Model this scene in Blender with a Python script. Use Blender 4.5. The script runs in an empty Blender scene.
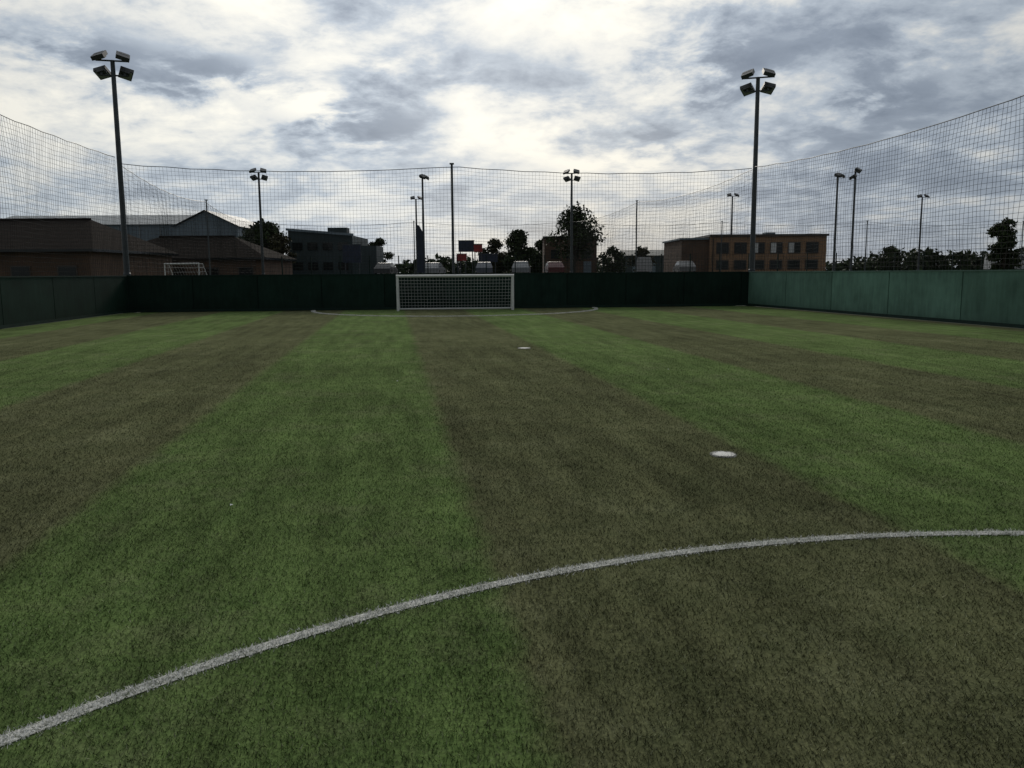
import bpy, math, random
import numpy as np
from mathutils import Matrix, Vector
random.seed(5)
rng = np.random.default_rng(7)
scene = bpy.context.scene
scene.view_settings.view_transform = 'Standard'
scene.view_settings.look = 'None'
scene.view_settings.exposure = 0
R = math.radians

# ------------------------------------------------------------------ node helpers
class NT:
    def __init__(s, tree):
        s.t = tree; s.n = tree.nodes; s.l = tree.links
    def put(s, sock, v):
        if v is None: return
        if isinstance(v, bpy.types.NodeSocket): s.l.new(v, sock)
        else: sock.default_value = v
    def m(s, op, a, b=None, c=None, clamp=False):
        n = s.n.new('ShaderNodeMath'); n.operation = op; n.use_clamp = clamp
        s.put(n.inputs[0], a); s.put(n.inputs[1], b); s.put(n.inputs[2], c)
        return n.outputs[0]
    def noise(s, vec, scale, detail=4, rough=.5, dist=0.0):
        n = s.n.new('ShaderNodeTexNoise'); s.put(n.inputs['Vector'], vec)
        n.inputs['Scale'].default_value = scale; n.inputs['Detail'].default_value = detail
        n.inputs['Roughness'].default_value = rough; n.inputs['Distortion'].default_value = dist
        return n.outputs['Fac']
    def ramp(s, f, stops):
        n = s.n.new('ShaderNodeValToRGB'); s.put(n.inputs[0], f)
        e = n.color_ramp.elements
        while len(e) < len(stops): e.new(.5)
        for el, (p, c) in zip(e, stops):
            el.position = p; el.color = (c[0], c[1], c[2], 1)
        return n.outputs[0]
    def mix(s, f, a, b, mode='MIX'):
        n = s.n.new('ShaderNodeMix'); n.data_type = 'RGBA'; n.blend_type = mode
        s.put(n.inputs[0], f)
        for i, v in ((6, a), (7, b)):
            if isinstance(v, tuple) and len(v) == 3: v = (*v, 1)
            s.put(n.inputs[i], v)
        return n.outputs[2]
    def comb(s, x, y, z):
        n = s.n.new('ShaderNodeCombineXYZ')
        s.put(n.inputs[0], x); s.put(n.inputs[1], y); s.put(n.inputs[2], z)
        return n.outputs[0]
    def vm(s, op, a, b=None):
        n = s.n.new('ShaderNodeVectorMath'); n.operation = op
        s.put(n.inputs[0], a); s.put(n.inputs[1], b); return n
    def sep(s, v):
        n = s.n.new('ShaderNodeSeparateXYZ'); s.put(n.inputs[0], v); return n.outputs
    def coord(s, which='Object'):
        return s.n.new('ShaderNodeTexCoord').outputs[which]

def mat(name, col, rough=.7, var=.25, scale=3.0, metal=0.0, bump=0.0, spec=.5):
    m = bpy.data.materials.new(name); m.use_nodes = True
    k = NT(m.node_tree); b = k.n['Principled BSDF']
    co = k.coord()
    f = k.noise(co, scale, 4, .6)
    dark = tuple(c*(1-var) for c in col); lite = tuple(min(1, c*(1+var)) for c in col)
    c = k.ramp(f, [(.3, dark), (.7, lite)])
    k.put(b.inputs['Base Color'], c)
    b.inputs['Roughness'].default_value = rough; b.inputs['Metallic'].default_value = metal
    b.inputs['Specular IOR Level'].default_value = spec
    if bump:
        bn = k.n.new('ShaderNodeBump'); bn.inputs['Strength'].default_value = bump
        k.put(bn.inputs['Height'], k.noise(co, scale*8, 4)); k.l.new(bn.outputs[0], b.inputs['Normal'])
    return m

# ------------------------------------------------------------------ mesh builder
class B:
    def __init__(s, name):
        s.name = name; s.parts = {}
    def add(s, part, mt, vs, fs):
        if part not in s.parts: s.parts[part] = [[], [], mt]
        P = s.parts[part]; o = len(P[0])
        P[0].extend([tuple(v) for v in vs]); P[1].extend([tuple(i+o for i in f) for f in fs])
    def box(s, part, mt, c, d, rz=0, rx=0, ry=0):
        M = Matrix.Translation(c) @ Matrix.Rotation(rz, 4, 'Z') @ Matrix.Rotation(ry, 4, 'Y') @ Matrix.Rotation(rx, 4, 'X')
        vs = [M @ Vector((x*d[0]/2, y*d[1]/2, z*d[2]/2)) for x in (-1, 1) for y in (-1, 1) for z in (-1, 1)]
        fs = [(0,1,3,2),(4,6,7,5),(0,4,5,1),(2,3,7,6),(0,2,6,4),(1,5,7,3)]
        s.add(part, mt, vs, fs)
    def tube(s, part, mt, pts, rad, n=6, cap=True):
        pts = [Vector(p) for p in pts]
        if not isinstance(rad, (list, tuple)): rad = [rad]*len(pts)
        vs = []; fs = []
        t = (pts[-1]-pts[0]).normalized()
        a = t.cross(Vector((0, 0, 1)))
        if a.length < .05: a = Vector((1, 0, 0))
        a.normalize(); b = t.cross(a).normalized()
        for p, r in zip(pts, rad):
            for i in range(n):
                q = 2*math.pi*i/n
                vs.append(p + a*math.cos(q)*r + b*math.sin(q)*r)
        for j in range(len(pts)-1):
            for i in range(n):
                fs.append((j*n+i, j*n+(i+1) % n, (j+1)*n+(i+1) % n, (j+1)*n+i))
        if cap:
            fs.append(tuple(range(n))[::-1]); fs.append(tuple(range((len(pts)-1)*n, len(pts)*n)))
        s.add(part, mt, vs, fs)
    def prism(s, part, mt, prof, x0, x1, M=Matrix.Identity(4)):
        n = len(prof)
        vs = [M @ Vector((x0, y, z)) for y, z in prof] + [M @ Vector((x1, y, z)) for y, z in prof]
        fs = [tuple(range(n)), tuple(range(n, 2*n))[::-1]]
        for i in range(n): fs.append((i, n+i, n+(i+1) % n, (i+1) % n))
        s.add(part, mt, vs, fs)
    def done(s, loc=(0, 0, 0), smooth=False, rz=0):
        objs = []
        for pn, (vs, fs, mt) in s.parts.items():
            me = bpy.data.meshes.new(pn); me.from_pydata(vs, [], fs); me.materials.append(mt); me.update()
            if smooth:
                for p in me.polygons: p.use_smooth = True
            single = len(s.parts) == 1
            ob = bpy.data.objects.new(s.name if single else pn, me); scene.collection.objects.link(ob); objs.append(ob)
        if len(objs) == 1:
            root = objs[0]
        else:
            root = bpy.data.objects.new(s.name, None); scene.collection.objects.link(root)
            for o in objs: o.parent = root
        root.location = loc; root.rotation_euler = (0, 0, rz)
        return root

# ------------------------------------------------------------------ camera
cd = bpy.data.cameras.new('camera'); cam = bpy.data.objects.new('camera', cd)
scene.collection.objects.link(cam); scene.camera = cam
cd.sensor_width = 36; cd.lens = 28.8; cd.clip_end = 5000; cd.clip_start = .05
cam.matrix_world = Matrix.Translation((0, 0, 1.5)) @ Matrix.Rotation(R(90-7.7), 4, 'X') @ Matrix.Rotation(R(-.37), 4, 'Z')

# ------------------------------------------------------------------ world
SUN_AZ, SUN_EL = R(-4), R(24)
w = bpy.data.worlds.new('World'); scene.world = w; w.use_nodes = True
try: w.cycles.sampling_method = 'NONE'
except Exception as e: print(e)
k = NT(w.node_tree); bg = k.n['Background']
gen = k.coord('Generated'); x, y, z = k.sep(gen)
az = k.m('ARCTAN2', x, y); el = k.m('ARCSINE', z)
zc = k.m('ADD', k.m('MAXIMUM', z, 0.0), .24)
X_ = k.m('DIVIDE', x, zc); Y_ = k.m('DIVIDE', y, zc)
pl = k.comb(X_, Y_, 0.0)
n1 = k.noise(pl, 2.3, 7, .6, .3)
n2 = k.noise(k.comb(k.m('ADD', X_, 5.1), k.m('ADD', Y_, 3.7), 2.0), 7.5, 5, .62, .2)
azw = k.m('MULTIPLY_ADD', k.m('SUBTRACT', n2, .5), .20, az)
elw = k.m('MULTIPLY_ADD', k.m('SUBTRACT', n1, .5), .13, el)
P2 = k.comb(azw, elw, 0.0)
d = k.m('MULTIPLY_ADD', k.m('SUBTRACT', n1, .5), 1.6, .385)
d = k.m('MULTIPLY_ADD', k.m('SUBTRACT', n2, .5), .75, d)
blobs = [(-19.5,12.2,3.6,1.2,.44),(-9,9.6,3.2,1.2,.40),(-25.5,13.2,3.2,1.2,.34),(15.5,12.8,3.4,1.9,.40),(24.8,10.6,2.2,1.2,.36),
         (25,14.5,9,2.0,.22),(26,6.5,12,2.8,.26),(-2,12.5,7,1.8,.15),
         (-14,10.9,3.6,.9,-.36),(5,16.2,7,2.2,-.26),(6,7.4,5.5,1.3,-.40),(-29,9,8,1.8,-.3),(-24,17.5,9,2.4,-.26)]
for a0, e0, sa, se, wt in blobs:
    v = k.vm('SUBTRACT', P2, (R(a0), R(e0), 0)).outputs[0]
    v = k.vm('MULTIPLY', v, (1/R(sa), 1/R(se), 0)).outputs[0]
    q = k.vm('DOT_PRODUCT', v, v).outputs['Value']
    d = k.m('MULTIPLY_ADD', k.m('EXPONENT', k.m('MULTIPLY', q, -1.0)), wt, d)
cl = k.ramp(d, [(.04, (1.0,.965,.87)), (.28, (.76,.765,.75)), (.46, (.46,.52,.60)), (.64, (.27,.32,.40)), (.95, (.17,.21,.28))])
hz = k.m('EXPONENT', k.m('MULTIPLY', k.m('MAXIMUM', el, 0.0), -10.5))
hcol = k.ramp(k.m('ADD', k.m('DIVIDE', az, 1.2), .5), [(0.0, (.57,.64,.70)), (.35, (.52,.60,.70)), (.58, (.74,.70,.63)), (.75, (.40,.45,.53)), (1.0, (.34,.40,.48))])
cl = k.mix(k.m('MULTIPLY', hz, .85), cl, hcol)
sd = Vector((math.sin(SUN_AZ)*math.cos(SUN_EL), math.cos(SUN_AZ)*math.cos(SUN_EL), math.sin(SUN_EL)))
dt = k.vm('DOT_PRODUCT', gen, sd).outputs['Value']
fw = k.m('MULTIPLY_ADD', k.m('POWER', k.m('MULTIPLY_ADD', dt, .5, .5), 3.0), .72, .32)
glow = k.m('MULTIPLY', k.m('POWER', k.m('MAXIMUM', dt, 0.0), 10.0), .16)
fw = k.m('ADD', fw, glow)
cl = k.mix(1.0, cl, k.comb(fw, fw, k.m('MULTIPLY', fw, .985)), 'MULTIPLY')
sky = k.n.new('ShaderNodeTexSky'); sky.sky_type = 'NISHITA'; sky.sun_disc = False
sky.sun_elevation = SUN_EL; sky.sun_rotation = SUN_AZ
sk = k.mix(1.0, sky.outputs[0], (.06,.06,.06), 'MULTIPLY')
fin = k.mix(.95, sk, cl)
k.l.new(fin, bg.inputs[0]); bg.inputs[1].default_value = 1.0

sl = bpy.data.lights.new('sun', 'SUN'); so = bpy.data.objects.new('sun', sl); scene.collection.objects.link(so)
sl.energy = 1.5; sl.angle = R(14); sl.color = (1, .93, .82)
so.rotation_euler = (-sd).to_track_quat('-Z', 'Y').to_euler(); so.location = (0, 0, 40)

# ------------------------------------------------------------------ materials
M_steel = mat('galvanised_dark', (.07,.08,.09), .5, .2, 5, .3)
M_lamp = mat('lamp_housing', (.05,.055,.06), .5, .2, 5)
M_glass = mat('lamp_glass', (.35,.37,.4), .15, .1, 5)
M_twine = mat('net_twine', (.02,.022,.022), .9, .1, 3)
M_white = mat('white_paint', (.8,.81,.81), .4, .08, 6)
M_netw = mat('goal_net_twine', (.6,.61,.61), .8, .15, 5)

def brick(name, c1, c2, mortar=(.2,.18,.16)):
    m = bpy.data.materials.new(name); m.use_nodes = True; k = NT(m.node_tree)
    b = k.n['Principled BSDF']; co = k.coord(); X, Y, Z = k.sep(co)
    t = k.n.new('ShaderNodeTexBrick'); k.l.new(k.comb(k.m('ADD', X, Y), Z, 0.0), t.inputs['Vector'])
    t.inputs['Scale'].default_value = 4.4; t.inputs['Color1'].default_value = (*c1, 1); t.inputs['Color2'].default_value = (*c2, 1)
    t.inputs['Mortar'].default_value = (*mortar, 1); t.inputs['Mortar Size'].default_value = .02
    v = k.ramp(k.noise(co, .6, 5), [(.3, (.7,.7,.7)), (.7, (1.15,1.1,1.05))])
    k.l.new(k.mix(1.0, t.outputs[0], v, 'MULTIPLY'), b.inputs['Base Color']); b.inputs['Roughness'].default_value = .9
    return m
M_brick = brick('orange_brick', (.40,.235,.12), (.33,.19,.105), (.28,.24,.2))
M_brick2 = brick('brown_brick', (.14,.08,.05), (.11,.065,.042), (.12,.11,.095))

def tiles(name, col, per=3.0):
    m = bpy.data.materials.new(name); m.use_nodes = True; k = NT(m.node_tree)
    b = k.n['Principled BSDF']; co = k.coord(); X, Y, Z = k.sep(co)
    wv = k.m('FRACT', k.m('MULTIPLY', Z, per))
    f = k.m('ADD', k.m('MULTIPLY', wv, .35), k.m('MULTIPLY', k.noise(co, 1.5, 7, .65), .9))
    c = k.ramp(f, [(.25, tuple(v*.55 for v in col)), (.9, tuple(v*1.4 for v in col))])
    k.l.new(c, b.inputs['Base Color']); b.inputs['Roughness'].default_value = 1.0
    b.inputs['Specular IOR Level'].default_value = .02
    return m
M_roof = tiles('brown_roof_tiles', (.024,.020,.018))
M_roofgrey = mat('sheet_roof_grey', (.30,.33,.35), .6, .15, .3)
M_clad = mat('blue_grey_cladding', (.18,.23,.27), .6, .15, .4)
M_clad2 = mat('dark_teal_cladding', (.035,.055,.06), .6, .2, .4)
M_dark = mat('dark_glass', (.015,.018,.02), .15, .1, 1)
M_frame = mat('window_frame', (.6,.6,.58), .5, .1, 3)
M_brownframe = mat('brown_window_frame', (.07,.055,.045), .5, .1, 3)
M_blind = mat('window_blind', (.6,.61,.6), .6, .15, .7)
M_asph = mat('asphalt', (.05,.05,.052), .9, .2, 1.2, bump=.2)
M_land = mat('rough_grass', (.045,.06,.025), .95, .35, .08)
M_bark = mat('bark', (.05,.04,.03), .9, .3, 4)

def leafmat(name, c0, c1):
    m = bpy.data.materials.new(name); m.use_nodes = True; k = NT(m.node_tree); b = k.n['Principled BSDF']
    g = k.n.new('ShaderNodeNewGeometry')
    f = k.m('ADD', k.m('MULTIPLY', g.outputs['Random Per Island'], .6), k.m('MULTIPLY', k.noise(k.coord(), .5, 3), .5))
    k.l.new(k.ramp(f, [(.2, c0), (.9, c1)]), b.inputs['Base Color']); b.inputs['Roughness'].default_value = .7
    b.inputs['Specular IOR Level'].default_value = .2
    return m
M_leaf = leafmat('leaves', (.012,.02,.008), (.05,.075,.025))
M_leaf2 = leafmat('leaves_autumn', (.02,.022,.01), (.07,.065,.025))

# ------------------------------------------------------------------ turf
SL = .144
def turf_mat(name, blades=False):
    m = bpy.data.materials.new(name); m.use_nodes = True; k = NT(m.node_tree); b = k.n['Principled BSDF']
    co = k.coord(); X, Y, Z = k.sep(co)
    flat = k.comb(X, Y, 0.0)
    mid = k.noise(flat, 2.6, 6, .72)
    wob = k.m('MULTIPLY', k.m('SUBTRACT', mid, .5), .30)
    u0 = k.m('MULTIPLY_ADD', Y, SL, X); u = k.m('ADD', u0, wob)
    s_ = k.m('SINE', k.m('MULTIPLY', k.m('SUBTRACT', u, .46), math.pi/2.5))
    f = k.m('MULTIPLY_ADD', s_, 5.0, .5, clamp=True)
    str_ = k.noise(k.comb(k.m('MULTIPLY', u0, 4.0), k.m('MULTIPLY', Y, .45), 0.0), 1.0, 5, .65)
    big = k.noise(flat, .35, 3, .55)
    g0 = 1.38 if blades else 1.5
    grn = k.ramp(mid, [(.3, tuple(g0*q for q in (.045,.076,.022))), (.72, tuple(g0*q for q in (.084,.124,.040)))])
    brn = k.ramp(mid, [(.3, tuple(g0*q for q in (.045,.052,.024))), (.72, tuple(g0*q for q in (.080,.083,.041)))])
    c = k.mix(f, grn, brn)
    worn = k.ramp(k.noise(flat, 1.1, 8, .78), [(.50, (0,0,0)), (.72, (1,1,1))])
    c = k.mix(k.m('MULTIPLY', worn, .6), c, tuple(g0*q for q in (.112,.118,.066)))
    var = k.m('ADD', k.m('MULTIPLY', k.m('SUBTRACT', str_, .5), 1.6), k.m('MULTIPLY', k.m('SUBTRACT', big, .5), 1.0))
    if blades:
        g = k.n.new('ShaderNodeNewGeometry'); rp = g.outputs['Random Per Island']
        br = k.m('MULTIPLY', k.m('MULTIPLY_ADD', rp, 1.5, .25), k.m('ADD', var, 1.0))
        tan = k.m('GREATER_THAN', k.m('FRACT', k.m('MULTIPLY', rp, 17.3)), .88)
        c = k.mix(k.m('MULTIPLY', tan, .7), c, (.27,.28,.18))
    else:
        fine = k.noise(flat, 60.0, 5, .8)
        br = k.m('MULTIPLY_ADD', k.m('SUBTRACT', fine, .5), 3.6, k.m('ADD', var, 1.0))
        b.inputs['Sheen Weight'].default_value = .055; b.inputs['Sheen Roughness'].default_value = .6
        b.inputs['Sheen Tint'].default_value = (.9,.95,.65,1)
    br = k.m('MAXIMUM', br, .12)
    c = k.mix(1.0, c, k.comb(br, br, br), 'MULTIPLY')
    k.l.new(c, b.inputs['Base Color']); b.inputs['Roughness'].default_value = .9
    b.inputs['Specular IOR Level'].default_value = .1 if blades else 0.0
    return m
M_turf = turf_mat('artificial_turf'); M_blade = turf_mat('turf_fibres', True)

def sheet(name, pts, z, mt):
    b = B(name); b.add(name, mt, [(p[0], p[1], z) for p in pts], [tuple(range(len(pts)))]); return b.done()

PL = Vector((-15.7, 33.7, 0)); PR = Vector((10.5, 36.5, 0))
NL = Vector((-11.1, -12, 0)); NR = Vector((18.75, -12, 0))
sheet('ground', [(-2500,-2500),(2500,-2500),(2500,2500),(-2500,2500)], -.06, M_land)
sheet('football_pitch', [NL, NR, PR, PL], 0.0, M_turf)
QL = Vector((-21.9, 71, 0)); QR = Vector((5.0, 73, 0))
sheet('neighbouring_football_pitch', [PL+Vector((0,.5,0)), PR+Vector((0,.5,0)), QR, QL], 0.0, M_turf)
b = B('car_park'); zz = 1.25
b.add('car_park', M_asph, [(-36,82,zz),(60,82,zz),(90,150,zz),(-90,150,zz),(-37,78,-.05),(61,78,-.05),(96,156,-.05),(-96,156,-.05)],
      [(0,1,2,3),(4,5,1,0),(5,6,2,1),(6,7,3,2),(7,4,0,3)]); b.done()

# white lines ---------------------------------------------------
def line_mat(name, lo=(.06,.08,.04), mi=(.42,.43,.40), hi=(.72,.72,.70)):
    m = bpy.data.materials.new(name); m.use_nodes = True; k = NT(m.node_tree); b = k.n['Principled BSDF']
    co = k.coord(); n = k.noise(co, 90, 4, .75); n2 = k.noise(co, 9, 4)
    f = k.m('ADD', n, k.m('MULTIPLY', k.m('SUBTRACT', n2, .5), .35))
    c = k.ramp(f, [(.38, lo), (.50, mi), (.7, hi)])
    k.l.new(c, b.inputs['Base Color']); b.inputs['Roughness'].default_value = .8
    return m
M_line = line_mat('white_turf')
M_spot = line_mat('white_spot_paint', (.35,.36,.33), (.7,.7,.68), (.82,.82,.8))
M_lineblade = bpy.data.materials.new('white_fibres'); M_lineblade.use_nodes = True
kk = NT(M_lineblade.node_tree); g_ = kk.n.new('ShaderNodeNewGeometry')
kk.l.new(kk.ramp(g_.outputs['Random Per Island'], [(0, (.06,.08,.05)), (.25, (.68,.68,.65)), (1, (.9,.9,.88))]), kk.n['Principled BSDF'].inputs['Base Color'])
kk.n['Principled BSDF'].inputs['Roughness'].default_value = .8

CC = (2.7, -1.1); CR = 5.65; LW = .095
def blades_mesh(P, h, wd, lean=1.3):
    n = len(P); a = rng.uniform(0, 2*math.pi, n); la = rng.uniform(0, 2*math.pi, n)
    hh = h*rng.uniform(.5, 1.2, n); ln = hh*rng.uniform(.3, lean, n); ww = wd*rng.uniform(.7, 1.3, n)/2
    V = np.zeros((n, 3, 3), np.float32)
    V[:, 0, 0] = P[:, 0]-np.cos(a)*ww; V[:, 0, 1] = P[:, 1]-np.sin(a)*ww
    V[:, 1, 0] = P[:, 0]+np.cos(a)*ww; V[:, 1, 1] = P[:, 1]+np.sin(a)*ww
    V[:, 2, 0] = P[:, 0]+np.cos(la)*ln; V[:, 2, 1] = P[:, 1]+np.sin(la)*ln; V[:, 2, 2] = hh
    V[:, :2, 2] = .001
    return V.reshape(-1, 3)
def tri_obj(name, V, mt):
    n = len(V)//3; me = bpy.data.meshes.new(name)
    me.vertices.add(n*3); me.vertices.foreach_set('co', V.ravel())
    me.loops.add(n*3); me.loops.foreach_set('vertex_index', np.arange(n*3, dtype=np.int32))
    me.polygons.add(n); me.polygons.foreach_set('loop_start', np.arange(0, n*3, 3, dtype=np.int32))
    me.materials.append(mt); me.update(calc_edges=True); me.validate()
    ob = bpy.data.objects.new(name, me); scene.collection.objects.link(ob); return ob
SPOTS = [(1.74, 6.62, .095), (.25, 16.4, .12)]
N = 760000
Yv = (1.7**.7 + rng.random(N)*(20**.7-1.7**.7))**(1/.7)
kp = rng.random(N) < np.clip((20-Yv)/13, 0, 1)
Yv = Yv[kp]; N = len(Yv)
Xv = (rng.random(N)-.5)*2*(.66*Yv+1.0)
P = np.stack([Xv, Yv], 1)
rr = np.hypot(Xv-CC[0], Yv-CC[1]); off = np.abs(rr-CR)
on = off < LW/2*rng.uniform(.5, 1.15, N)
for sx, sy, sr in SPOTS: on |= np.hypot(Xv-sx, Yv-sy) < sr*1.02
sc_ = 1+Yv*.02
keep = ~on
tri_obj('grass', blades_mesh(P[keep], .0135*sc_[keep], .0037*sc_[keep]), M_blade)
nl = 34000
ang = rng.uniform(0, math.pi, nl); r2 = CR+np.clip(rng.normal(0, .56, nl), -1.5, 1.5)*LW/2
Pl = np.stack([CC[0]+np.cos(ang)*r2, CC[1]+np.sin(ang)*r2], 1)
Vl = blades_mesh(Pl, .013, .0055)
ribv = []; ribf = []
ns = 220
for i in range(ns+1):
    a = 2*math.pi*i/ns
    for rr_ in (CR-LW/2*.7, CR+LW/2*.7): ribv.append((CC[0]+math.cos(a)*rr_, CC[1]+math.sin(a)*rr_, .004))
for i in range(ns): ribf.append((2*i, 2*i+1, 2*i+3, 2*i+2))
b = B('centre_circle_line'); b.add('painted_turf', M_line, ribv, ribf)
b.add('white_fibres', M_lineblade, Vl.tolist(), [(3*i, 3*i+1, 3*i+2) for i in range(nl)]); b.done()
# goal area arc
GC = Vector((-2.35, 35.0, 0)); b = B('goal_area_line'); vs = []; fs = []
fwd = (PR-PL).normalized(); a0 = math.atan2(fwd.y, fwd.x)
for i in range(61):
    a = a0+math.pi+math.pi*i/60
    for r_ in (5.87, 6.0): vs.append((GC.x+math.cos(a)*r_, GC.y+math.sin(a)*r_, .004))
for i in range(60): fs.append((2*i, 2*i+1, 2*i+3, 2*i+2))
b.add('painted_turf', M_line, vs, fs)
ng = 12000; A = a0+math.pi+rng.uniform(0, math.pi, ng); q = rng.uniform(5.86, 6.01, ng)
Vg = blades_mesh(np.stack([GC.x+np.cos(A)*q, GC.y+np.sin(A)*q], 1), .032, .014, .8)
b.add('white_fibres', M_lineblade, Vg.tolist(), [(3*i, 3*i+1, 3*i+2) for i in range(ng)]); b.done()
for sx, sy, sr in SPOTS:
    b = B('painted_spot'); vs = []; n = 36
    for i in range(n):
        a = 2*math.pi*i/n; q = sr*random.uniform(.88, 1.06); vs.append((sx+math.cos(a)*q, sy+math.sin(a)*q, .012))
    b.add('painted_turf', M_spot, vs, [tuple(range(n))])
    m_ = 500; A = rng.uniform(0, 2*math.pi, m_); q = sr*rng.uniform(.8, 1.1, m_)
    V = blades_mesh(np.stack([sx+np.cos(A)*q, sy+np.sin(A)*q], 1), .018, .008)
    b.add('white_fibres', M_lineblade, V.tolist(), [(3*i, 3*i+1, 3*i+2) for i in range(m_)]); b.done()
b = B('litter_scrap')
for (lx, ly) in ((-1.83, 5.15), (-1.6, 11.3), (2.4, 12.5)):
    b.add('litter_scrap', M_white, [(lx, ly, .022), (lx+.018, ly+.004, .027), (lx+.015, ly+.02, .024), (lx-.004, ly+.016, .03)], [(0,1,2,3)])
b.done()

# ------------------------------------------------------------------ rebound walls
def wallmat(name, col):
    m = bpy.data.materials.new(name); m.use_nodes = True; k = NT(m.node_tree); b = k.n['Principled BSDF']
    co = k.coord(); X, Y, Z = k.sep(co)
    n = k.noise(co, 1.1, 5, .6); v = k.noise(k.comb(k.m('MULTIPLY', X, 5.0), k.m('MULTIPLY', Y, 5.0), k.m('MULTIPLY', Z, .8)), 1.6, 4, .6)
    f = k.m('ADD', k.m('MULTIPLY', n, .6), k.m('MULTIPLY', v, .4))
    c = k.ramp(f, [(.3, tuple(q*.6 for q in col)), (.7, tuple(q*1.35 for q in col))])
    g = k.n.new('ShaderNodeNewGeometry'); rp = k.m('MULTIPLY_ADD', g.outputs['Random Per Island'], .35, .82)
    c = k.mix(1.0, c, k.comb(rp, rp, rp), 'MULTIPLY')
    foot_dark = k.m('MULTIPLY', k.m('EXPONENT', k.m('MULTIPLY', Z, -6.0)), .7)  # board colour gets darker towards the bottom edge
    c = k.mix(foot_dark, c, tuple(.35*q+.004 for q in col))
    k.l.new(c, b.inputs['Base Color']); b.inputs['Roughness'].default_value = .75
    b.inputs['Specular IOR Level'].default_value = .12
    return m
M_wall = wallmat('green_board', (.105,.195,.155)); M_wall_backlit = wallmat('backlit_green_board', (.013,.031,.024)); M_walll = wallmat('shaded_green_board', (.011,.030,.022))  # backlit shade of far and left walls is painted into their darker greens
M_post = mat('dark_green_post', (.012,.03,.024), .7, spec=.2)
M_railg = mat('green_rail', (.10,.17,.14), .7, spec=.2)
def wall(name, p, q, outward, mt, H=1.47, step=3.35, rail=None):
    p = Vector(p); q = Vector(q); L = (q-p).length; t = (q-p).normalized(); rz = math.atan2(t.y, t.x)
    o = Vector(outward).normalized(); b = B(name); s0 = 0
    while s0 < L-.01:
        s1 = min(s0+step, L); c = p+t*((s0+s1)/2)
        b.box('panels', mt, (c.x, c.y, H/2+.02), (s1-s0-.035, .03, H-.04), rz)
        pp = p+t*s1+o*.07
        b.box('posts', M_post, (pp.x, pp.y, H/2), (.09, .09, H-.02), rz)
        s0 = s1
    c = p+t*(L/2)
    b.box('top_rail', rail or M_post, (c.x, c.y, H+.02), (L, .07, .04), rz)
    c2 = c+o*.05
    b.box('mid_rail', M_post, (c2.x, c2.y, .75), (L, .05, .08), rz)
    b.box('kick_board', M_post, (c.x, c.y, .06), (L, .045, .1), rz)
    return b.done()
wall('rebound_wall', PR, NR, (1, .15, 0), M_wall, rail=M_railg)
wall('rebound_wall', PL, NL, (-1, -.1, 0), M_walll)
wall('rebound_wall', PL, PR, (-.1, 1, 0), M_wall_backlit, step=2.6)
wall('rebound_wall', QL, QR, (-.1, 1, 0), M_wall_backlit, step=2.6)
wall('rebound_wall', PL+Vector((-.2, .6, 0)), QL, (-1, 0, 0), M_wall_backlit)
wall('rebound_wall', PR+Vector((.0, .6, 0)), QR, (1, 0, 0), M_wall_backlit)

# ------------------------------------------------------------------ ball-stop nets
def net(name, pts, H=5.95, z0=1.5, sag=.35, cell=.15, r=.0042, off=(0,0,0)):
    b = B(name); off = Vector(off)
    cum = [0]
    for a, c in zip(pts[:-1], pts[1:]): cum.append(cum[-1]+(Vector(c)-Vector(a)).length)
    ph = random.uniform(0, 9)
    def at(s):
        for i in range(len(pts)-1):
            if s <= cum[i+1]+1e-6 or i == len(pts)-2:
                f = (s-cum[i])/(cum[i+1]-cum[i]); f = max(0, min(1, f))
                p = Vector(pts[i]).lerp(Vector(pts[i+1]), f)+off
                n = (Vector(pts[i+1])-Vector(pts[i])).normalized().cross(Vector((0,0,1)))
                return p, H-4*sag*f*(1-f), n, f
    L = cum[-1]; n = int(L/cell); rows = int((H-z0)/cell)
    ss = [L*i/n for i in range(n+1)]
    def pos(s, fr):
        p, top, nn, f = at(s)
        bil = math.sin(fr*math.pi)*(.12*math.sin(s*.9+ph)+.1*math.sin(s*.37+2*ph))+.02*math.sin(s*7.1+fr*9)
        return Vector((p.x, p.y, z0+(top-z0)*fr))+nn*bil+Vector((0,0,.015*math.sin(s*3.3+fr*31+ph)))
    for s in ss:
        ds = .02*math.sin(s*13.7)
        b.tube('mesh', M_twine, [pos(max(0, min(L, s+ds*math.sin(fr*9))), fr) for fr in (0, .17, .34, .5, .67, .84, 1)], r, 3, False)
    hs = [L*i/max(1, int(L/.9)) for i in range(int(L/.9)+1)]
    for j in range(rows+1):
        b.tube('mesh', M_twine, [pos(s, j/rows) for s in hs], r, 3, False)
    b.tube('head_cable', M_steel, [pos(s, 1) for s in hs], .014, 4, False)
    return b.done()
def lerp(a, b_, f): return tuple(Vector(a).lerp(Vector(b_), f))
MID = lerp(PL, PR, .505)
net('ball_stop_net', [PL, MID, PR], off=(0, .12, 0), sag=.25, r=.0042)
net('ball_stop_net', [PR, lerp(PR, NR, .33), lerp(PR, NR, .66), NR], off=(.12, 0, 0), r=.005, sag=.28, H=6.0)
net('ball_stop_net', [PL, lerp(PL, NL, .22), lerp(PL, NL, .6), NL], off=(-.12, 0, 0), r=.0045, sag=.05, H=6.2)
net('ball_stop_net', [PL, lerp(PL, QL, .45), QL], off=(-.1, .3, 0), cell=.2)
net('ball_stop_net', [PR, lerp(PR, QR, .45), QR], off=(.1, .3, 0), cell=.2)
net('ball_stop_net', [QL, lerp(QL, QR, .5), QR], cell=.28, r=.006)
net('ball_stop_net', [(5.2,73,0),(19,75,0),(32.5,76,0),(48,78,0)], cell=.28, r=.006)
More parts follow.
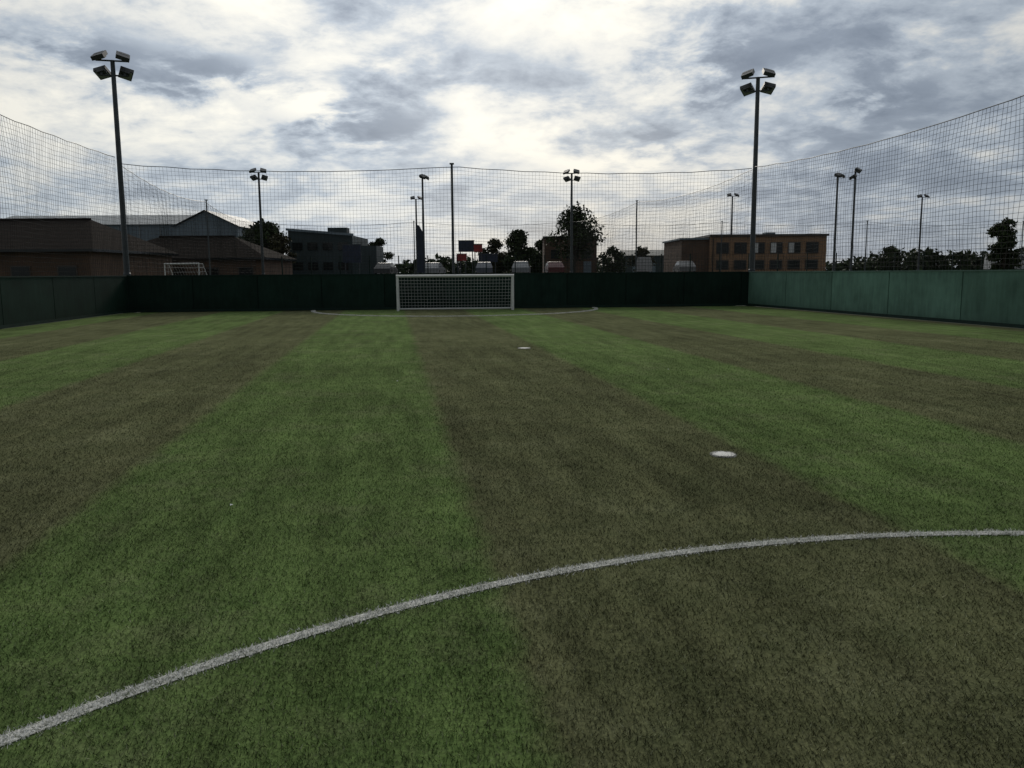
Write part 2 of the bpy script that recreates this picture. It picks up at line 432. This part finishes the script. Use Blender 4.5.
def npost(x, y, H=6.0, r=.05):
    b = B('net_post'); b.tube('pole', M_steel, [(x, y, -.05), (x, y, H)], [r, r*.8], 8)
    b.box('cap', M_steel, (x, y, H+.02), (r*3, r*3, .05))
    b.box('base_plate', M_steel, (x, y, .0), (.22, .22, .05)); b.done()
npost(MID[0], MID[1]+.2, 6.05, .06)
for a, c in ((PL, QL), (PR, QR)):
    q = lerp(a, c, .45); npost(q[0], q[1]+.3)
for f in (.33, .66): q = lerp(PR, NR, f); npost(q[0]+.2, q[1])
for f in (.22, .6): q = lerp(PL, NL, f); npost(q[0]-.2, q[1], 6.2)
for p in ((19,75),(32.5,76),(48,78),(-8.4,72.1)): npost(p[0], p[1])

# ------------------------------------------------------------------ floodlights
def mast(x, y, H=10.0, rz=0.0, both=True, lamps=4):
    b = B('floodlight_mast')
    b.tube('column', M_steel, [(0,0,-.05), (0,0,1.6), (0,0,1.62), (0,0,H)], [.15,.145,.12,.085], 10)
    b.box('base_plate', M_steel, (0,0,.0), (.42,.42,.06)); b.box('access_door', M_lamp, (0,-.148,1.0), (.11,.02,.4))
    b.tube('crossarm', M_steel, [(-.62,0,H-.02), (.62,0,H-.02)], .035, 6)
    if lamps == 4: b.tube('crossarm', M_steel, [(-.55,.0,H-.58), (.55,.0,H-.58)], .035, 6)
    rows = [(H+.05, -1)] + ([(H-.5, 1)] if lamps == 4 else [])
    for zz, s in rows:
        for xx in (-.43, .43):
            tilt = R(30)*(-s)
            sk_ = R(16)*(1 if xx > 0 else -1)
            ryy = R(14)*(1 if xx > 0 else -1)
            b.box('lamp_head', M_lamp, (xx, s*.22, zz+.06), (.50,.50,.16), sk_, tilt, ryy)
            b.box('lamp_head', M_lamp, (xx, s*.06, zz+.1), (.34,.2,.24), sk_, tilt, ryy)
            Mx = Matrix.Translation((xx, s*.22, zz+.06)) @ Matrix.Rotation(sk_, 4, 'Z') @ Matrix.Rotation(ryy, 4, 'Y') @ Matrix.Rotation(tilt, 4, 'X')
            c = Mx @ Vector((0, 0, -.087)); b.box('lamp_glass', M_glass, c, (.42,.42,.012), sk_, tilt, ryy)
            b.box('bracket', M_steel, (xx, s*.03, zz-.03), (.08,.12,.1))
    b.done((x, y, 0), rz=rz)
mast(PL.x-.12, PL.y+.35, 10.0, R(14)); mast(PR.x+.25, PR.y+.45, 9.85, R(-16))
mast(-21.3, 71, 10.1, .1); mast(5.2, 71.5, 9.9, -.2); mast(-8.1, 77, 10.2, 1.3, lamps=2); mast(-11, 97, 10.1, .3, lamps=2)
mast(25.7, 97, 10.2, 0, lamps=2); mast(30.4, 78, 10.2, .8, lamps=2); mast(30.8, 75, 10.3, 1.2, lamps=4); mast(49.2, 100, 10.2, 0, lamps=2)

# ------------------------------------------------------------------ goals
def goal(name, loc, rz, W, H, D, r=.045, cell=.13, tw=.006, topd=.35):
    b = B(name); h = W/2
    for s in (-h, h):
        b.tube('frame', M_white, [(s,0,0), (s,0,H)], r, 8)
        b.tube('frame', M_white, [(s,0,.04), (s,D,.04)], r*.7, 6)
        b.tube('frame', M_white, [(s,0,H-.02), (s,topd,H-.02), (s,D,.04)], r*.55, 6)
    b.tube('frame', M_white, [(-h-r,0,H), (h+r,0,H)], r, 8)
    b.tube('frame', M_white, [(-h,D,.04), (h,D,.04)], r*.7, 6)
    b.tube('frame', M_white, [(-h,topd,H-.02), (h,topd,H-.02)], r*.4, 6)
    n = int(W/cell)
    prof = [(0.02,H-.03), (topd,H-.05), ((topd+D)/2+.03,H*.5), (D,.05)]
    for i in range(n+1):
        xx = -h+W*i/n; b.tube('net', M_netw, [(xx, p[0], p[1]) for p in prof], tw, 3, False)
    def pp(f):
        f *= 3; i = min(2, int(f)); g = f-i; return (prof[i][0]*(1-g)+prof[i+1][0]*g, prof[i][1]*(1-g)+prof[i+1][1]*g)
    m_ = int((topd+H*1.15)/cell)
    for j in range(m_+1):
        q = pp(j/m_); b.tube('net', M_netw, [(-h, q[0], q[1]), (0, q[0]+.02, q[1]-.01), (h, q[0], q[1])], tw, 3, False)
    for s in (-h, h):
        for j in range(1, int(H/cell)+1):
            zz = j*H/(int(H/cell)+1); yb = topd+(D-topd)*(1-zz/H); b.tube('net', M_netw, [(s,0,zz), (s,yb,zz)], tw, 3, False)
        for j in range(1, int(D/cell)):
            yy = j*cell; zt = H if yy < topd else H*(1-(yy-topd)/(D-topd)); b.tube('net', M_netw, [(s,yy,0), (s,yy,zt)], tw, 3, False)
    b.done(loc, rz=rz)
goal('football_goal', (-2.29, 33.75, 0), math.atan2(fwd.y, fwd.x)*.7, 4.70, 1.41, .95, .055)
goal('football_goal', (-23.9, 60, 0), -.5, 3.6, 2.35, 1.3, .04, .3, .008)

# ------------------------------------------------------------------ buildings
def hip_house(name, x0, x1, y0, y1, eave, ridge, hip, nwin, wm, rm, base=0):
    b = B(name); cx = (x0+x1)/2; cy = (y0+y1)/2; o = .5
    b.box('walls', wm, (cx, cy, (base+eave)/2), (x1-x0, y1-y0, eave-base))
    X0, X1, Y0, Y1 = x0-o, x1+o, y0-o, y1+o
    v = [(X0,Y0,eave),(X1,Y0,eave),(X1,Y1,eave),(X0,Y1,eave),(X0+hip,cy,ridge),(X1-hip,cy,ridge)]
    b.add('roof', rm, v, [(0,1,5,4),(1,2,5),(2,3,4,5),(3,0,4)])
    b.box('fascia', M_dark, (cx, Y0+.06, eave-.1), (X1-X0, .12, .2)); b.box('fascia', M_dark, (X1-.06, cy, eave-.1), (.12, Y1-Y0-.3, .2))
    b.tube('ridge_tiles', rm, [(X0+hip, cy, ridge+.03), (X1-hip, cy, ridge+.03)], .12, 6)
    for i in range(nwin):
        xx = x0+(x1-x0)*(i+.5)/nwin
        b.box('window', M_brownframe, (xx, y0-.02, base+1.7), (1.5,.08,1.2)); b.box('window_glass', M_dark, (xx, y0-.05, base+1.7), (1.3,.06,1.0))
    b.done()
hip_house('brick_clubhouse', -56, -31.5, 62, 77, 3.5, 6.15, 4.0, 7, M_brick2, M_roof)
hip_house('brick_pavilion', -41.5, -24.6, 82, 93, 3.2, 5.5, 5, 5, M_brick2, M_roof)

b = B('warehouse')
b.box('walls', M_clad, (-60, 128, 4.4), (32, 16, 8.8))
b.add('roof', M_roofgrey, [(-76.4,119.6,8.8),(-43.6,119.6,8.8),(-43.6,136.4,8.8),(-76.4,136.4,8.8),(-76.4,128,10.7),(-43.6,128,10.7)], [(0,1,5,4),(2,3,4,5),(1,2,5),(3,0,4)])
b.prism('gable_unit', M_clad, [(-4.4,0),(4.4,0),(4.4,8.3),(0,10.4),(-4.4,8.3)], 0, 16, Matrix.Translation((-42.8,117,0)) @ Matrix.Rotation(R(90),4,'Z'))
b.add('gable_roof', M_roofgrey, [(-47.6,116.5,8.25),(-42.8,116.5,10.55),(-42.8,133.5,10.55),(-47.6,133.5,8.25),(-38,116.5,8.25),(-38,133.5,8.25)], [(0,1,2,3),(1,4,5,2)])
for i in range(5): b.box('windows', M_dark, (-46.2+i*1.7, 116.95, 6.6), (1.3,.1,.8))
for i in range(10): b.box('cladding_ribs', M_roofgrey, (-74.5+i*3, 119.93, 4.3), (.12,.12,8.4))
b.box('roller_door', M_roofgrey, (-42.8, 116.95, 2.2), (3.4,.1,3.6))
b.done()

b = B('industrial_building')
b.add('walls', M_clad2, [(-29.5,110,0),(-21,110,0),(-21,110,6.6),(-29.5,110,7.3),(-29.5,122,0),(-21,122,0),(-21,122,6.6),(-29.5,122,7.3)],
      [(0,1,2,3),(5,4,7,6),(4,0,3,7),(1,5,6,2),(3,2,6,7)])
b.box('parapet', M_clad, (-25.25,109.8,7.05), (8.9,.25,.3), ry=R(4.7))
b.box('rooftop_plant', M_clad2, (-23.6,114,7.3), (2.6,2,1.0))
for i in range(4):
    for zz in (2.6, 5.2): b.box('windows', M_dark, (-28.3+i*2.0,109.95,zz), (1.3,.1,1.0))
b.box('lean_to', M_clad2, (-19.3,112,2.6), (3.2,6,5.2)); b.done()

b = B('brick_hut')
b.box('walls', M_brick2, (7.7,111,3), (6.8,7,6)); b.box('roof', M_dark, (7.7,111,6.1), (7.2,7.4,.22))
for i in range(3): b.box('windows', M_dark, (5.7+i*2,107.46,3.9), (1.1,.1,1.1))
b.box('door', M_clad, (9.9,107.46,1.9), (1.0,.1,2.1)); b.done()

b = B('brick_school_block')
b.box('walls', M_brick, (29.5,101,2.75), (13.2,12,5.5)); b.box('side_wing', M_brick2, (21.3,101.5,2.6), (3.18,11,5.2))
b.box('roof', M_brownframe, (29.5,101,5.62), (13.6,12.4,.24)); b.box('wing_roof', M_clad, (21.2,101.5,5.3), (3.4,11.4,.18))
for i in range(6):
    xx = 24.2+i*2.05
    b.box('window_frames', M_brownframe, (xx,94.97,4.2), (1.45,.1,1.3))
    if i in (2,3,4): b.box('window_blinds', M_blind, (xx-.34,94.9,4.2), (.6,.06,1.1))
    else: b.box('window_glass', M_dark, (xx-.34,94.9,4.2), (.6,.06,1.1))
    b.box('window_glass', M_dark, (xx+.34,94.9,4.2), (.6,.06,1.1))
    b.box('window_frames_lower', M_brownframe, (xx,94.97,2.3), (1.45,.1,1.1)); b.box('window_glass_lower', M_dark, (xx,94.9,2.3), (1.25,.06,.9))
b.box('drainpipe', M_dark, (23.1,94.9,2.7), (.1,.12,5.2)); b.box('vent', M_clad, (31,100,5.95), (1.2,1.2,.4))
b.done()

b = B('distant_warehouse')
b.box('walls', M_clad2, (42,190,2.6), (34,14,5.2)); b.prism('roof', M_clad2, [(-7.4,5.2),(7.4,5.2),(0,6.6)], 25, 59, Matrix.Translation((0,190,0)))
for i in range(9): b.box('bays', M_clad, (27.5+i*3.6,182.9,2.6), (1.6,.12,3)); 
b.done()

# ------------------------------------------------------------------ signs
def sign(name, x, y, zb, zt, wd, mt, base=.8):
    b = B(name)
    for s in (-wd*.38, wd*.38): b.tube('post', M_steel, [(x+s,y+.06,base-.9), (x+s,y+.06,zt)], .06, 6)
    b.box('panel', mt, (x,y,(zb+zt)/2), (wd,.08,zt-zb))
    b.box('panel_border', M_steel, (x,y+.01,zt+.04), (wd+.1,.12,.07)); b.done()
M_red = mat('red_sign', (.30,.03,.03), .5, .3, 2); M_blue = mat('dark_blue_sign', (.02,.03,.06), .5, .3, 2)
sign('billboard_sign', -5.4, 100, 4.1, 5.4, 1.9, M_blue); sign('billboard_sign', -3.9, 98, 4.0, 4.9, 1.0, M_red); sign('billboard_sign', -5.9, 99, 3.0, 3.8, 1.2, M_red)
sign('billboard_sign', -19.2, 100, 2.9, 5.0, 2.2, M_blue); sign('billboard_sign', -2.9, 104, 2.9, 3.9, 2.4, M_blue)
b = B('banner_flag'); b.tube('pole', M_steel, [(-8.55,75,0), (-8.55,75,6.0)], .04, 6)
b.add('banner', M_blue, [(-8.5,75,1.6),(-7.9,75.05,1.6),(-7.85,75.1,3.5),(-7.95,75.05,5.2),(-8.25,75,5.8),(-8.5,75,5.9)], [(0,1,2,3,4,5)])
b.box('foot', M_steel, (-8.55,75,.03), (.5,.5,.06)); b.done()

b = B('mesh_fence')
fx0, fx1, fy = -22, 62, 79.5
for i in range(int((fx1-fx0)/2.8)+1): b.box('posts', M_post, (fx0+i*2.8, fy, 1.6), (.09,.09,3.3))
for i in range(int((fx1-fx0)/.3)): b.box('wires', M_post, (fx0+i*.3+.1, fy-.06, 1.6), (.012,.012,3.1))
for i in range(13): b.box('rails', M_post, ((fx0+fx1)/2, fy-.08, .2+i*.25), (fx1-fx0,.012,.012))
b.done()

# ------------------------------------------------------------------ cars
M_tyre = mat('tyre', (.02,.02,.02), .9); M_hub = mat('hub', (.3,.3,.31), .4, metal=.6)
def car(name, x, y, z0, rz, col, L=4.2, Hh=1.45, van=False):
    pm = mat('car_paint', col, .35, .05, 2); b = B(name); W = 1.75; h = W/2
    if van: low = [(-L/2,.35),(-L/2,1.0),(-L/2+.75,1.2),(L/2,1.2),(L/2,.35)]; top = [(-L/2+.75,1.2),(-L/2+1.5,Hh),(L/2-.05,Hh),(L/2,1.2)]
    else: low = [(-L/2,.32),(-L/2-.02,.62),(-L/2+.15,.78),(-L/2+1.05,.93),(L/2-.2,.96),(L/2,.85),(L/2,.34)]; top = [(-L/2+1.05,.93),(-L/2+1.75,Hh-.03),(-L/2+2.3,Hh),(L/2-1.0,Hh-.03),(L/2-.25,.96)]
    R90 = Matrix.Rotation(R(90), 4, 'Z')
    b.prism('body', pm, [(p[0], p[1]) for p in low], -h, h, R90)
    n = len(top); vs = [R90 @ Vector((-h+.02+(.16 if p[1] >= Hh-.04 else 0), p[0], p[1])) for p in top]+[R90 @ Vector((h-.02-(.16 if p[1] >= Hh-.04 else 0), p[0], p[1])) for p in top]
    b.add('cabin', pm, vs, [tuple(range(n)), tuple(range(n, 2*n))[::-1]]+[(i, n+i, n+(i+1) % n, (i+1) % n) for i in range(n)])
    zz0 = top[0][1]
    for s in (-1, 1):
        gl = [(-L/2+1.3,zz0+.06),(-L/2+1.8,Hh-.12),(0.15,Hh-.1),(0.15,zz0+.06)]; gl2 = [(.25,zz0+.06),(.25,Hh-.1),(L/2-1.15,Hh-.12),(L/2-.65,zz0+.06)]
        for g in (gl,) if van else (gl, gl2):
            b.add('side_glass', M_dark, [R90 @ Vector((s*(h+.004-(.155*(p[1]-zz0)/(Hh-zz0))), p[0], p[1])) for p in g], [(0,1,2,3)])
        for wx in (-L/2+.85, L/2-.8):
            c = R90 @ Vector((s*(h-.1), wx, .32)); a_ = R90 @ Vector((s*(h+.015), wx, .32))
            b.tube('wheels', M_tyre, [c, a_], .32, 16); c2 = R90 @ Vector((s*(h+.03), wx, .32)); b.tube('hubs', M_hub, [a_, c2], .19, 12)
    fg = [(-L/2+1.15,zz0+.05),(-L/2+1.72,Hh-.08)]
    if van: fg = [(-L/2+.85,1.27),(-L/2+1.42,Hh-.1)]
    b.add('windscreen', M_dark, [R90 @ Vector((sx*h*.82, p[0]-.02, p[1]+.012)) for p in fg for sx in (-1, 1)], [(0,1,3,2)])
    for s in (-.6, .6): b.box('lights', M_frame, R90 @ Vector((s, -L/2-.01, .68)), (.06,.28,.12))
    b.done((x, y, z0), rz=rz)
cz = 1.255
car('parked_car', -8.4, 90, cz, 1.45, (.30,.31,.32)); car('parked_car', -2.9, 89, cz, 1.6, (.12,.13,.16)); car('parked_car', 1.1, 88.5, cz, 1.5, (.25,.26,.27), 4.4, 1.5)
car('parked_car', 4.6, 89.5, cz, 1.65, (.12,.03,.03)); car('parked_van', 14.8, 92, cz, 1.4, (.4,.4,.4), 4.9, 1.9, True); car('parked_car', 18.8, 90, cz, 1.55, (.2,.2,.2))
car('parked_car', -13.6, 90, cz, 1.5, (.06,.06,.065)); car('parked_van', 53.8, 89, cz, 0, (.55,.56,.56), 5.0, 1.9, True)

# ------------------------------------------------------------------ trees
def leaf_cloud(b, centres, radii, n, size, mt, part='foliage'):
    cs = np.array(centres); rs = np.array(radii); pr = rs.prod(1)**.66; pr /= pr.sum()
    idx = rng.choice(len(cs), n, p=pr); v = rng.normal(size=(n, 3)); v /= np.linalg.norm(v, axis=1)[:, None]
    q = cs[idx]+v*rs[idx]*(rng.random(n)**.45)[:, None]*rng.uniform(.8, 1.2, n)[:, None]
    a = rng.normal(size=(n, 3)); a /= np.linalg.norm(a, axis=1)[:, None]; c = np.cross(a, rng.normal(size=(n, 3))); c /= np.linalg.norm(c, axis=1)[:, None]
    s = size*rng.uniform(.5, 1.3, n)[:, None]
    V = np.stack([q-a*s, q-c*s*.55, q+a*s, q+c*s*.55], 1).reshape(-1, 3)
    b.add(part, mt, V.tolist(), [(4*i, 4*i+1, 4*i+2, 4*i+3) for i in range(n)])
def tree(name, x, y, z0, H, W, mt=None, n=2600, size=.2, lobes=14, low=.3, conic=False):
    b = B(name); cs = []; rs = []
    for i in range(lobes):
        f = random.random(); zz = low+(1-low)*f*.93
        rad = (1-f)*.9+.12 if conic else math.sqrt(max(.05, 1-(2*f-.85)**2*.9))
        a = random.uniform(0, 6.28); rr = W/2*rad*random.uniform(.2, .75)
        if conic: rr *= .5
        cs.append((x+math.cos(a)*rr, y+math.sin(a)*rr, z0+H*zz)); q = W*random.uniform(.13, .24)*(rad if conic else 1)*(1.6 if conic else 1)
        rs.append((q, q, q*random.uniform(.6, .9)*(1.6 if conic else 1)))
    tz = H*.75
    b.tube('trunk', M_bark, [(x,y,z0-.2), (x+.05,y,z0+H*.2), (x-.05,y,z0+H*.45), (x+.03,y,z0+tz)], [H*.03,H*.022,H*.015,H*.004], 8)
    for c in cs:
        s = (x, y, z0+max(H*.16, (c[2]-z0)*.55)); mid = tuple((s[i]+c[i])/2+(.12 if i == 2 else 0) for i in range(3))
        b.tube('limbs', M_bark, [s, mid, c], [H*.01,H*.007,H*.002], 5)
    leaf_cloud(b, cs, rs, n, size, mt or M_leaf); b.done()
tree('broadleaf_tree', 7.6, 100, 1.25, 8.0, 7.0, M_leaf, 4600, .2, 34, .30)
tree('broadleaf_tree', 1.2, 122, 1.25, 6.3, 6, M_leaf, 3600, .25, 22, .15); tree('broadleaf_tree', -2.4, 126, 1.25, 5.3, 5.6, M_leaf2, 3000, .25, 20, .15)
tree('broadleaf_tree', 4.5, 126, 1.25, 5.0, 4.5, M_leaf, 2600, .25, 20, .15)
tree('broadleaf_tree', -30.5, 104, 1.25, 7.0, 6.2, M_leaf, 4200, .22, 22, .15); tree('broadleaf_tree', -33.5, 108, 1.25, 6.6, 6, M_leaf, 4000, .22, 22, .12)
tree('broadleaf_tree', -27.6, 99, 1.25, 4.8, 4.4, M_leaf2, 2400, .22, 16, .1)
tree('broadleaf_tree', -18.6, 118, 1.25, 5.2, 3.8, M_leaf, 1800, .22)
tree('broadleaf_tree', 41.6, 70, 0, 6.9, 2.7, M_leaf, 5200, .15, 34, .16)
tree('broadleaf_tree', 14.5, 116, 1.25, 3.8, 4.2, M_leaf, 1800, .22, 14, .1); tree('broadleaf_tree', 18.5, 118, 1.25, 3.4, 4.2, M_leaf2, 1800, .22, 14, .1)
tree('broadleaf_tree', 57, 125, 1.25, 3.6, 6, M_leaf, 2200, .25, 14, .1)
b = B('distant_treeline'); cs = []; rs = []
for i in range(420):
    xx = -190+i*400/420.+random.uniform(-1, 1); yy = 245+random.uniform(-15, 15)
    hgt = 4.2+1.8*math.sin(xx*.05+1)+1.3*math.sin(xx*.17)+random.uniform(-1, 1.8)
    for zf in (.25, .7):
        cs.append((xx, yy, hgt*zf+.5)); rs.append((2.8, 2.2, hgt*.33))
leaf_cloud(b, cs, rs, 30000, .85, M_leaf); b.done()
